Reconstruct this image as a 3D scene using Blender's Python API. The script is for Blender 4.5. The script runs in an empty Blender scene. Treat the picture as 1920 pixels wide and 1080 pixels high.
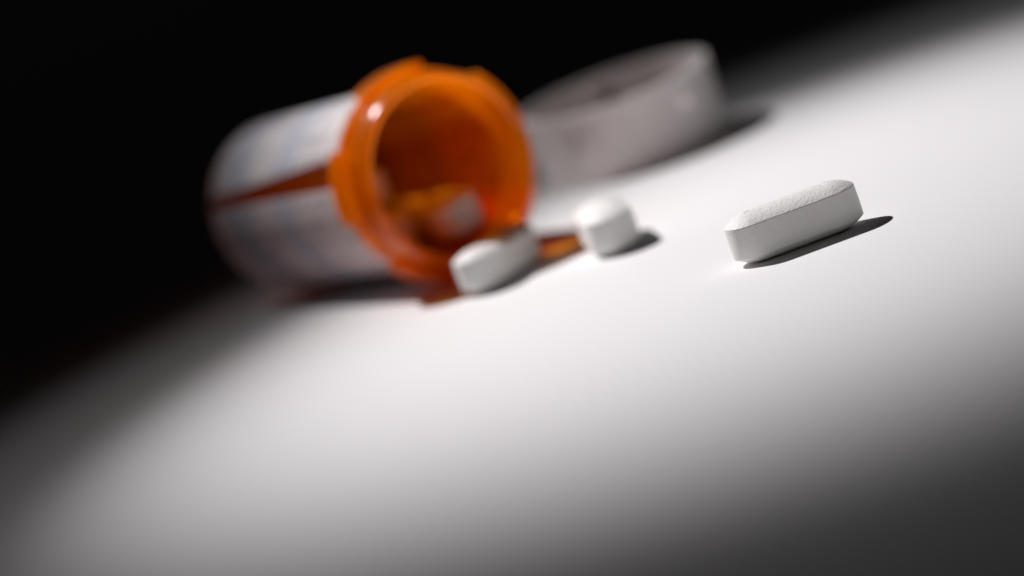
import bpy, math, random
from mathutils import Matrix, Vector, noise

MM = 0.001
R = math.radians
scene = bpy.context.scene
col = scene.collection

# ------------------------------------------------------------------ camera
cam_data = bpy.data.cameras.new('camera')
cam = bpy.data.objects.new('camera', cam_data)
col.objects.link(cam)
cam_data.lens = 100.0
cam_data.sensor_width = 36.0
cam_data.clip_start = 0.01
cam_data.clip_end = 20.0
cam.matrix_world = (Matrix.Translation((0, 0, 70.9 * MM))
                    @ Matrix.Rotation(R(90 - 9.74), 4, 'X')
                    @ Matrix.Rotation(R(-20.3), 4, 'Z'))
cam_data.dof.use_dof = True
cam_data.dof.focus_distance = 0.3695
cam_data.dof.aperture_fstop = 8.2
scene.camera = cam

# ------------------------------------------------------------------ world: a dark room
world = bpy.data.worlds.new('World')
scene.world = world
world.use_nodes = True
bg = world.node_tree.nodes['Background']
bg.inputs[0].default_value = (1.0, 0.95, 0.92, 1)
bg.inputs[1].default_value = 0.0015

# ------------------------------------------------------------------ spot lamp, behind and left, with an added spill spot
POOL = Vector((0.0372, 0.3881, 0.0))
TO_LAMP = Vector((-0.53, 0.52, 1.0)).normalized()
lamp_data = bpy.data.lights.new('spot_lamp', 'SPOT')
lamp = bpy.data.objects.new('spot_lamp', lamp_data)
col.objects.link(lamp)
LAMP_D = 0.61
# the beam is slightly oval, its long axis across the table
AX = Vector((0, 0, 1)).cross(TO_LAMP).normalized()
AY = TO_LAMP.cross(AX)
ca, sa, OVAL = math.cos(0.178), math.sin(0.178), 0.8407
UX, UY = (AX * ca + AY * sa) / OVAL, (AY * ca - AX * sa) * OVAL
LP = POOL + TO_LAMP * LAMP_D
lamp.matrix_world = Matrix(((UX.x, UY.x, TO_LAMP.x, LP.x), (UX.y, UY.y, TO_LAMP.y, LP.y),
                            (UX.z, UY.z, TO_LAMP.z, LP.z), (0, 0, 0, 1)))
lamp_data.energy = 18.8
lamp_data.color = (1.0, 0.972, 0.980)
lamp_data.shadow_soft_size = 0.008
lamp_data.spot_size = 2 * math.atan(0.117 / LAMP_D)
lamp_data.spot_blend = 1.0
# second dim, wider spot added at the lamp to soften the beam's edge
spill_data = lamp_data.copy()
spill_data.name = 'added_spill_spot'
spill_data.energy = 1.85
spill_data.spot_size = 2 * math.atan(0.178 / LAMP_D)
spill = bpy.data.objects.new('added_spill_spot', spill_data)
col.objects.link(spill)
spill.matrix_world = lamp.matrix_world.copy()

# ------------------------------------------------------------------ exposure and render
vs = scene.view_settings
vs.view_transform = 'Standard'
vs.look = 'None'
vs.exposure = 0.0
vs.gamma = 1.0
vs.use_curve_mapping = False
cy = scene.cycles
cy.use_denoising = True
cy.transparent_max_bounces = 32
cy.max_bounces = 16
cy.diffuse_bounces = 8
cy.caustics_reflective = False


# ------------------------------------------------------------------ material helpers
class Nodes:
    def __init__(self, name):
        self.mat = bpy.data.materials.new(name)
        self.mat.use_nodes = True
        self.t = self.mat.node_tree
        self.t.nodes.clear()
        self.out = self.add('ShaderNodeOutputMaterial')

    def add(self, kind, **inputs):
        n = self.t.nodes.new(kind)
        for k, v in inputs.items():
            self.set(n, k, v)
        return n

    def set(self, n, key, v):
        sock = n.inputs[int(key[1:])] if key[0] == 'i' and key[1:].isdigit() else n.inputs[key.replace('_', ' ')]
        if isinstance(v, bpy.types.NodeSocket):
            self.t.links.new(v, sock)
        else:
            sock.default_value = v

    def math(self, op, a, b=0.0, c=0.0):
        n = self.t.nodes.new('ShaderNodeMath')
        n.operation = op
        for i, v in enumerate((a, b, c)):
            self.set(n, 'i%d' % i, v)
        return n.outputs[0]

    def mixrgb(self, f, a, b):
        n = self.t.nodes.new('ShaderNodeMix')
        n.data_type = 'RGBA'
        self.set(n, 'i0', f)
        self.set(n, 'i6', a)
        self.set(n, 'i7', b)
        return n.outputs[2]

    def noise(self, scale, detail=3.0, rough=0.55, vec=None):
        n = self.add('ShaderNodeTexNoise', Scale=scale, Detail=detail, Roughness=rough)
        if vec is not None:
            self.set(n, 'Vector', vec)
        return n.outputs[0]

    def ramp(self, f, lo, hi):
        n = self.add('ShaderNodeMapRange', i0=f, i1=lo, i2=hi)
        n.clamp = True
        return n.outputs[0]

    def bump(self, height, strength, dist):
        return self.add('ShaderNodeBump', Height=height, Strength=strength, Distance=dist).outputs[0]

    def finish(self, shader):
        self.t.links.new(shader, self.out.inputs[0])
        return self.mat


def obj_coord(n):
    return n.add('ShaderNodeTexCoord').outputs['Object']


def mat_table():
    n = Nodes('white_laminate')
    co = obj_coord(n)
    big = n.noise(14, 3, 0.5, co)
    fine = n.noise(1900, 4, 0.65, co)
    speck = n.ramp(n.noise(3000, 2, 0.5, co), 0.75, 0.79)
    c = n.mixrgb(big, (0.79, 0.785, 0.79, 1), (0.83, 0.825, 0.825, 1))
    c = n.mixrgb(n.math('MULTIPLY', speck, 0.5), c, (0.45, 0.43, 0.42, 1))
    c = n.mixrgb(n.math('MULTIPLY', n.ramp(fine, 0.4, 0.7), 0.10), c, (0.66, 0.65, 0.65, 1))
    b = n.bump(fine, 0.5, 0.00008)
    p = n.add('ShaderNodeBsdfPrincipled', Base_Color=c, Roughness=0.62, Normal=b)
    n.set(p, 'Specular IOR Level', 0.25)
    return n.finish(p.outputs[0])


def mat_pill(name, grain):
    n = Nodes(name)
    co = obj_coord(n)
    g = n.noise(3300, 2, 0.6, co)
    g2 = n.noise(1200, 3, 0.6, co)
    h = n.math('ADD', g, n.math('MULTIPLY', g2, 0.35))
    b = n.bump(h, 1.0, 0.00007 * grain)
    c = n.mixrgb(n.noise(420, 4, 0.6, co), (0.80, 0.79, 0.77, 1), (0.86, 0.85, 0.835, 1))
    fleck = n.ramp(n.noise(3600, 2, 0.6, co), 0.42, 0.66)
    c = n.mixrgb(n.math('MULTIPLY', fleck, 0.30 * grain), c, (0.62, 0.60, 0.57, 1))
    p = n.add('ShaderNodeBsdfPrincipled', Base_Color=c, Roughness=0.55, Normal=b)
    n.set(p, 'Specular IOR Level', 0.3)
    return n.finish(p.outputs[0])


def mat_amber(name, scatter, green):
    n = Nodes(name)
    tr = n.add('ShaderNodeBsdfTransparent', Color=(1.0, green, 0.04, 1))
    df = n.add('ShaderNodeBsdfDiffuse', Color=(1.0, 0.36, 0.003, 1))
    tl = n.add('ShaderNodeBsdfTranslucent', Color=(1.0, 0.44, 0.005, 1))
    m1 = n.add('ShaderNodeMixShader', i0=0.82, i1=df.outputs[0], i2=tl.outputs[0])
    m2 = n.add('ShaderNodeMixShader', i0=scatter, i1=tr.outputs[0], i2=m1.outputs[0])
    gl = n.add('ShaderNodeBsdfGlossy', Color=(1, 1, 1, 1), Roughness=0.18)
    fr = n.add('ShaderNodeFresnel', IOR=1.45)
    geo = n.add('ShaderNodeNewGeometry')
    outer = n.math('MULTIPLY', fr.outputs[0], n.math('SUBTRACT', 1.0, geo.outputs['Backfacing']))
    m3 = n.add('ShaderNodeMixShader', i0=outer, i1=m2.outputs[0], i2=gl.outputs[0])
    return n.finish(m3.outputs[0])


def mat_label():
    # UV: x runs along the bottle (0..1), y runs round it (in radians / 2 pi)
    n = Nodes('printed_paper')
    uv = n.add('ShaderNodeUVMap').outputs[0]
    sep = n.add('ShaderNodeSeparateXYZ', Vector=uv)
    x, y = sep.outputs[0], sep.outputs[1]
    rows = n.math('MULTIPLY', y, 26.0)
    line = n.math('FRACT', rows)
    row_id = n.math('FLOOR', rows)
    in_line = n.math('MULTIPLY', n.math('GREATER_THAN', line, 0.30), n.math('LESS_THAN', line, 0.72))
    comb = n.add('ShaderNodeCombineXYZ', X=n.math('MULTIPLY', x, 22.0), Y=n.math('MULTIPLY', row_id, 7.31))
    words = n.math('GREATER_THAN', n.noise(1.0, 2, 0.6, comb.outputs[0]), 0.50)
    comb2 = n.add('ShaderNodeCombineXYZ', X=n.math('MULTIPLY', x, 3.0), Y=n.math('MULTIPLY', row_id, 3.17))
    block = n.math('GREATER_THAN', n.noise(1.0, 1, 0.5, comb2.outputs[0]), 0.44)
    ink = n.math('MULTIPLY', n.math('MULTIPLY', in_line, words), block)
    wob = n.math('MULTIPLY', n.math('SUBTRACT', n.noise(3.0, 1, 0.5, uv), 0.5), 0.25)
    xx = n.math('ADD', x, wob)
    b1 = n.ramp(n.math('ABSOLUTE', n.math('SUBTRACT', xx, 0.58)), 0.09, 0.06)
    b2 = n.ramp(n.math('ABSOLUTE', n.math('SUBTRACT', xx, 0.20)), 0.08, 0.05)
    blue = n.math('MAXIMUM', b1, b2)
    c = n.mixrgb(n.math('MULTIPLY', blue, 0.42), (0.86, 0.85, 0.86, 1), (0.52, 0.65, 0.84, 1))
    c = n.mixrgb(n.math('MULTIPLY', ink, 0.32), c, (0.10, 0.10, 0.14, 1))
    df = n.add('ShaderNodeBsdfPrincipled', Base_Color=c, Roughness=0.45)
    tl = n.add('ShaderNodeBsdfTranslucent', Color=c)
    m = n.add('ShaderNodeMixShader', i0=0.42, i1=df.outputs[0], i2=tl.outputs[0])
    return n.finish(m.outputs[0])


def mat_cap():
    n = Nodes('white_plastic')
    co = obj_coord(n)
    c = n.mixrgb(n.noise(300, 3, 0.5, co), (0.76, 0.71, 0.70, 1), (0.81, 0.765, 0.755, 1))
    p = n.add('ShaderNodeBsdfPrincipled', Base_Color=c, Roughness=0.38)
    n.set(p, 'Subsurface Weight', 0.15)
    p.inputs['Subsurface Radius'].default_value = (0.002, 0.002, 0.002)
    n.set(p, 'Subsurface Scale', 1.0)
    return n.finish(p.outputs[0])


M = {'table': mat_table(), 'pill_face': mat_pill('tablet_face', 1.0), 'pill_band': mat_pill('tablet_band', 0.6),
     'amber': mat_amber('amber_plastic_thick', 0.66, 0.66), 'amber_thin': mat_amber('amber_plastic_thin', 0.22, 0.54), 'label': mat_label(), 'cap': mat_cap()}


# ------------------------------------------------------------------ mesh helpers (millimetres in, metres out)
def build(name, verts, faces, mat, parent=None, smooth=True, sharp=None, uvs=None):
    me = bpy.data.meshes.new(name)
    me.from_pydata([(a * MM, b * MM, c * MM) for a, b, c in verts], [], faces)
    me.materials.append(mat)
    for p in me.polygons:
        p.use_smooth = smooth
    if uvs:
        layer = me.uv_layers.new(name='UVMap')
        for lp in me.loops:
            layer.data[lp.index].uv = uvs[lp.vertex_index]
    me.update()
    if sharp is not None:
        me.set_sharp_from_angle(angle=R(sharp))
    o = bpy.data.objects.new(name, me)
    col.objects.link(o)
    if parent:
        o.parent = parent
    return o


def tag(o, label=None, cat=None, group=None, kind=None):
    for k, v in (('label', label), ('category', cat), ('group', group), ('kind', kind)):
        if v:
            o[k] = v
    return o


def lathe(profile, seg, closed=False):
    """profile: list of (radius, z); radius 0 gives a pole."""
    verts, rings, faces = [], [], []
    for r, z in profile:
        if r == 0:
            rings.append([len(verts)])
            verts.append((0, 0, z))
        else:
            rings.append(list(range(len(verts), len(verts) + seg)))
            verts += [(r * math.cos(2 * math.pi * k / seg), r * math.sin(2 * math.pi * k / seg), z) for k in range(seg)]
    pairs = list(zip(rings, rings[1:]))
    if closed:
        pairs.append((rings[-1], rings[0]))
    for a, b in pairs:
        for k in range(seg):
            k2 = (k + 1) % seg
            if len(a) == 1:
                faces.append((a[0], b[k2], b[k]))
            elif len(b) == 1:
                faces.append((a[k], a[k2], b[0]))
            else:
                faces.append((a[k], a[k2], b[k2], b[k]))
    return verts, faces


def sector(r0, r1, z0, z1, a0, a1, n=10, bev=0.25, inner=True):
    """a bevelled block bent round the z axis between two angles (degrees)"""
    prof = [(r0, z0), (r1 - bev, z0), (r1, z0 + bev), (r1, z1 - bev), (r1 - bev, z1), (r0, z1)]
    verts, faces = [], []
    for k in range(n + 1):
        a = R(a0 + (a1 - a0) * k / n)
        verts += [(r * math.cos(a), r * math.sin(a), z) for r, z in prof]
    m = len(prof)
    for k in range(n):
        for j in range(m if inner else m - 1):
            faces.append((k * m + j, (k + 1) * m + j, (k + 1) * m + (j + 1) % m, k * m + (j + 1) % m))
    faces.append(tuple(range(m)))
    faces.append(tuple(n * m + j for j in reversed(range(m))))
    return verts, faces


# ------------------------------------------------------------------ the table
def table():
    hx, y0, y1, t = 900, -400, 1500, 25
    v = [(-hx, y0, -t), (hx, y0, -t), (hx, y1, -t), (-hx, y1, -t), (-hx, y0, 0), (hx, y0, 0), (hx, y1, 0), (-hx, y1, 0)]
    f = [(3, 2, 1, 0), (4, 5, 6, 7), (0, 1, 5, 4), (1, 2, 6, 5), (2, 3, 7, 6), (3, 0, 4, 7)]
    o = build('table_top', v, f, M['table'], smooth=False)
    tag(o, 'plain white table top lit by one pool of light', 'table', kind='structure')


table()


# ------------------------------------------------------------------ tablets
PL, PW, BAND, DOME = 18.0, 7.6, 4.2, 1.3     # length, width, side band height, dome height


def stadium(r, n=20, m=1):
    """outline of a stadium of half width r: n steps round each end, m along each straight side"""
    hs = (PL - PW) / 2
    pts = []
    for s, base in ((1, -90), (-1, 90)):
        for k in range(n):
            a = R(base + 180.0 * k / n)
            pts.append((s * hs + r * math.cos(a), r * math.sin(a)))
        for k in range(m):
            pts.append((s * hs * (1 - 2.0 * k / m), s * r))
    return pts


def rings_to_mesh(rings, cap_end):
    n = len(rings[0])
    verts = [p for ring in rings for p in ring]
    faces = []
    for i in range(len(rings) - 1):
        for k in range(n):
            k2 = (k + 1) % n
            faces.append((i * n + k, i * n + k2, (i + 1) * n + k2, (i + 1) * n + k))
    if cap_end:
        b = (len(rings) - 1) * n
        faces.append(tuple(b + k for k in range(n)))
    return verts, faces


def tablet_meshes():
    zb, zt = DOME, DOME + BAND
    w = PW / 2
    band = []
    for r, z in ((w - 0.06, zb - 0.01), (w - 0.02, zb + 0.03), (w, zb + 0.10), (w + 0.03, zb + BAND * 0.5), (w, zt - 0.07), (w - 0.10, zt - 0.02), (w - 0.4, zt - 0.01)):
        band.append([(x, y, z) for x, y in stadium(r, 40, 6)])
    band_mesh = rings_to_mesh(band, False)
    rd = w - 0.01
    sph = (rd * rd + DOME * DOME) / (2 * DOME)
    rng = random.Random(7)

    def dome(n, m, rings, grain):
        out = []
        for i in range(rings + 1):
            r = rd * (1 - i / rings) if i < rings else 0.004
            z = math.sqrt(sph * sph - r * r) - (sph - DOME)
            ring = []
            for x, y in stadium(r, n, m):
                g = 0.0
                if grain and i < rings:
                    g = 0.017 * rng.gauss(0, 1) + 0.030 * noise.noise((x * 5.5, y * 5.5, 0.3))
                    g += 0.012 * noise.noise((x * 1.3, y * 1.3, 4.0))
                    if i == 0:
                        g = -0.007 * abs(rng.gauss(0, 1)) * (1 if noise.noise((x * 2, y * 2, 9.0)) > 0.1 else 0.2)
                ring.append((x, y, z + g))
            out.append(ring)
        return out
    top = rings_to_mesh([[(x, y, zt + z) for x, y, z in ring] for ring in dome(64, 84, 38, True)], False)
    tv, tf = rings_to_mesh([[(x, y, zb - z) for x, y, z in ring] for ring in dome(20, 8, 9, False)], True)
    bottom = (tv, [tuple(reversed(f)) for f in tf])
    return band_mesh, top, bottom


def make_tablet():
    root = bpy.data.objects.new('tablet', None)
    root.empty_display_size = 0.01
    col.objects.link(root)
    band, top, bottom = tablet_meshes()
    build('side_band', *band, M['pill_band'], root, sharp=40)
    build('domed_face', *top, M['pill_face'], root, sharp=60)
    build('domed_face', *bottom, M['pill_face'], root, sharp=60)
    return root


def copy_thing(o):
    c = o.copy()
    col.objects.link(c)
    for ch in [x for x in bpy.data.objects if x.parent == o]:
        d = ch.copy()
        col.objects.link(d)
        d.parent = c
    return c


def put_tablet(o, x, y, z, yaw, tilt_side, tilt_end, label, group):
    o.matrix_world = (Matrix.Translation((x * MM, y * MM, z * MM)) @ Matrix.Rotation(R(yaw), 4, 'Z')
                      @ Matrix.Rotation(R(tilt_end), 4, 'Y') @ Matrix.Rotation(R(tilt_side), 4, 'X'))
    tag(o, label, 'tablet', group)


tablet = make_tablet()
OUT = 'white caplet tablets spilled on the table'
put_tablet(tablet, 37.6, 366.2, 0, 0, 0, 0, 'white oblong tablet lying by itself on the table, farthest from the bottle', OUT)
put_tablet(copy_thing(tablet), -0.5, 423.3, 0, 57, 0, 0,
           'white oblong tablet lying in front of the open orange bottle mouth', OUT)
put_tablet(copy_thing(tablet), 16.3, 415.9, 0, 93, 0, 0,
           'white oblong tablet pointing its rounded end outward, between the other two loose tablets', OUT)

# ------------------------------------------------------------------ the vial
VL = 61.0
NK = VL - 56.0
VS = 1.03      # overall scale of the vial's radii
AXIS = Vector((0.49, -0.872, 0.042)).normalized()
MOUTH = Vector((-2.2, 433.6, 17.3))
BASE = MOUTH - AXIS * VL
SIDE = Vector((0, 0, 1)).cross(AXIS).normalized()      # to the right of the axis seen from above... local x
UPV = AXIS.cross(SIDE).normalized()
VIAL = Matrix(((SIDE.x, UPV.x, AXIS.x, BASE.x * MM), (SIDE.y, UPV.y, AXIS.y, BASE.y * MM),
               (SIDE.z, UPV.z, AXIS.z, BASE.z * MM), (0, 0, 0, 1)))
IN_R = 12.7


def paper(root, start, end, na, text):
    """label bent round the vial; start and end angles are given at the closed end and at the neck"""
    verts, faces, uvs = [], [], []
    nz = 14
    for rr in (14.06 * VS, 14.20 * VS):
        for i in range(nz + 1):
            f = i / nz
            z = 3.0 + (46.2 + NK - 3.0) * f
            lo = start[0] + (start[1] - start[0]) * f
            hi = end[0] + (end[1] - end[0]) * f
            for k in range(na + 1):
                d = lo + (hi - lo) * k / na
                verts.append((rr * math.cos(R(d)), rr * math.sin(R(d)), z))
                uvs.append((f, d / 360.0))
    W = na + 1
    S = W * (nz + 1)
    for i in range(nz):
        for k in range(na):
            q = (i * W + k, i * W + k + 1, (i + 1) * W + k + 1, (i + 1) * W + k)
            faces.append(tuple(reversed(q)))
            faces.append(tuple(S + j for j in q))
        for k in (0, na):
            a, b = i * W + k, (i + 1) * W + k
            q = (a, b, S + b, S + a)
            faces.append(q if k else tuple(reversed(q)))
    for k in range(na):
        for i in (0, nz):
            a, b = i * W + k, i * W + k + 1
            q = (a, b, S + b, S + a)
            faces.append(tuple(reversed(q)) if i else q)
    o = build('label', verts, faces, M['label'], root, sharp=40, uvs=uvs)
    o['label'] = text


def make_vial():
    root = bpy.data.objects.new('pill_bottle', None)
    root.empty_display_size = 0.02
    col.objects.link(root)
    root.matrix_world = VIAL
    tag(root, 'open amber orange pill bottle lying on its side with a white printed label', 'bottle')
    prof = [(0, 0.7), (9, 0.7), (10.5, 0.0), (12.6, 0.0), (13.5, 0.4), (14, 1.4), (14, 30), (14, 46.6), (14.3, 47.2),
            (14.75, 47.5), (14.75, 54.6), (14.6, 55.4), (14.2, 55.9), (13.7, 56.0), (13.25, 55.8), (13.05, 55.2),
            (13.0, 51.0), (12.75, 50.0), (IN_R, 48), (IN_R, 25), (12.6, 2.6), (12.0, 1.9), (0, 1.8)]
    prof = [(r * VS, z + (NK if z > 40 else 0)) for r, z in prof]
    body = build('body', *lathe(prof, 96), M['amber'], root, sharp=50)
    body.data.materials.append(M['amber_thin'])
    for p in body.data.polygons:
        if p.center.z < (46.9 + NK) * MM:
            p.material_index = 1
    ring = [(14.70, 48.0), (15.3, 48.0), (15.6, 48.3), (15.6, 50.6), (15.3, 50.9), (14.70, 50.9)]
    ring = [(r * VS, z + NK) for r, z in ring]
    build('locking_ring', *lathe(ring, 96), M['amber'], root, sharp=40)
    for k in range(5):
        a = 96 + 72 * k
        build('lug', *sector(15.55 * VS, 16.75 * VS, 48.1 + NK, 52.4 + NK, a - 19, a + 19, inner=False), M['amber'], root, sharp=40)
    # two paper labels: between them a tapering strip, and a bare strip on top, added to let light in
    paper(root, (GAP0[1], GAP1[1]), (LIGHT_GAP[0] + 360, LIGHT_GAP[0] + 360), 120, 'wide white printed paper label on the lower side')
    paper(root, (LIGHT_GAP[1], LIGHT_GAP[1]), (GAP0[0], GAP1[0]), 40, 'narrow white and blue printed label on the upper side')
    return root


# local angle 90 deg = up, local +x = SIDE; the camera sees the side around -x... gap angles in degrees (start, end)
GAP0 = (155.0, 164.0)      # at the closed end
GAP1 = (147.5, 167.0)      # at the neck
LIGHT_GAP = (58.0, 87.0)  # unseen gap added so lamp light reaches the tablet near the mouth
make_vial()

# tablets still inside
INN = 'white caplet tablets inside the bottle'


def put_inside(along, side, up, yaw, tilt_side, tilt_end, label):
    o = copy_thing(tablet)
    # local frame of the vial: x = side, y = up, z = along; the tablet's own z (thickness) turns to 'up'
    base = Matrix(((1, 0, 0, side * MM), (0, 0, 1, up * MM), (0, -1, 0, along * MM), (0, 0, 0, 1)))
    o.matrix_world = (VIAL @ base @ Matrix.Rotation(R(yaw), 4, 'Z') @ Matrix.Rotation(R(tilt_end), 4, 'Y')
                      @ Matrix.Rotation(R(tilt_side), 4, 'X'))
    tag(o, label, 'tablet', INN)


put_inside(47.5, 4.6, -11.3, 74, -10, 0, 'white tablet lying just inside the mouth of the orange bottle')
put_inside(37.0, -5.0, -11.2, 90, 10, 0, 'tablet in the bottle leaning on the wall below the gap between the labels')
put_inside(29.0, 5.0, -11.2, 90, -10, 0, 'tablet lying deeper in the bottle, end to end with the one at its mouth')
put_inside(18.4, -5.0, -11.2, 90, 10, 0, 'tablet deep in the bottle, second along the wall below the gap between the labels')
put_inside(10.9, 5.0, -11.2, 90, -10, 0, 'tablet at the closed end of the bottle, its end against the bottom')
put_inside(26.0, 0.3, -4.2, 84, 0, 0, 'tablet lying on top of the others inside the bottle')


# ------------------------------------------------------------------ the cap, open side up
def cell_tube(r0, r1, zs, nseg, solid):
    """tube made of cells so that small windows can be cut through the wall"""
    verts, faces = [], []
    nz = len(zs)

    def vid(side, i, k):
        return (side * nz + i) * nseg + (k % nseg)
    for r in (r0, r1):
        for z in zs:
            taper = 0.035 * (z - zs[0])
            for k in range(nseg):
                a = 2 * math.pi * k / nseg
                verts.append(((r + taper) * math.cos(a), (r + taper) * math.sin(a), z))
    for i in range(nz - 1):
        for k in range(nseg):
            if not solid(i, k):
                continue
            faces.append((vid(1, i, k), vid(1, i, k + 1), vid(1, i + 1, k + 1), vid(1, i + 1, k)))
            faces.append((vid(0, i, k), vid(0, i + 1, k), vid(0, i + 1, k + 1), vid(0, i, k + 1)))
            if i == 0 or not solid(i - 1, k):
                faces.append((vid(0, i, k), vid(0, i, k + 1), vid(1, i, k + 1), vid(1, i, k)))
            if i == nz - 2 or not solid(i + 1, k):
                faces.append((vid(1, i + 1, k), vid(1, i + 1, k + 1), vid(0, i + 1, k + 1), vid(0, i + 1, k)))
            if not solid(i, (k - 1) % nseg):
                faces.append((vid(0, i, k), vid(1, i, k), vid(1, i + 1, k), vid(0, i + 1, k)))
            if not solid(i, (k + 1) % nseg):
                faces.append((vid(1, i, k + 1), vid(0, i, k + 1), vid(0, i + 1, k + 1), vid(1, i + 1, k + 1)))
    return verts, faces


def make_cap():
    root = bpy.data.objects.new('bottle_cap', None)
    root.empty_display_size = 0.02
    col.objects.link(root)
    root.location = (28.4 * MM, 493.0 * MM, 0.5 * MM)
    root.rotation_euler = (R(3.2), 0, 0)      # rocks on the knob in its top
    tag(root, 'white plastic safety cap lying open side up behind the bottle', 'bottle cap')
    CH = 13.2
    nseg = 160
    zs = [0.0, 0.5, 2.0, 5.0, 8.0, 10.4, 12.0, CH - 0.3, CH]
    slots = [R(-90 + 36 + 72 * k) for k in range(5)]

    def solid(i, k):
        if i != 4:
            return True
        a = 2 * math.pi * (k + 0.5) / nseg
        return all(abs((a - s + math.pi) % (2 * math.pi) - math.pi) > R(4.2) for s in slots)
    build('skirt', *cell_tube(15.6, 16.9, zs, nseg, solid), M['cap'], root, sharp=40)
    disc = [(0, 0.15), (15.0, 0.15), (15.65, 0.5), (15.65, 1.8), (15.0, 1.9), (0, 1.9)]
    build('top_disc', *lathe(disc, 96), M['cap'], root, sharp=40)
    knob = [(0, -0.47), (8.2, -0.47), (9.0, -0.25), (9.0, 0.2), (0, 0.2)]
    build('knob', *lathe(knob, 64), M['cap'], root, sharp=40)
    plug = [(11.4, 1.85), (12.2, 1.85), (12.2, 6.6), (11.9, 7.0), (11.6, 7.0), (11.4, 6.7)]
    build('sealing_ring', *lathe(plug, 96, True), M['cap'], root, sharp=40)
    for s in slots:
        a = math.degrees(s)
        build('locking_tab', *sector(17.12, 17.75, 5.2, 10.2, a + 7, a + 14, 4, 0.2), M['cap'], root, sharp=40)


make_cap()
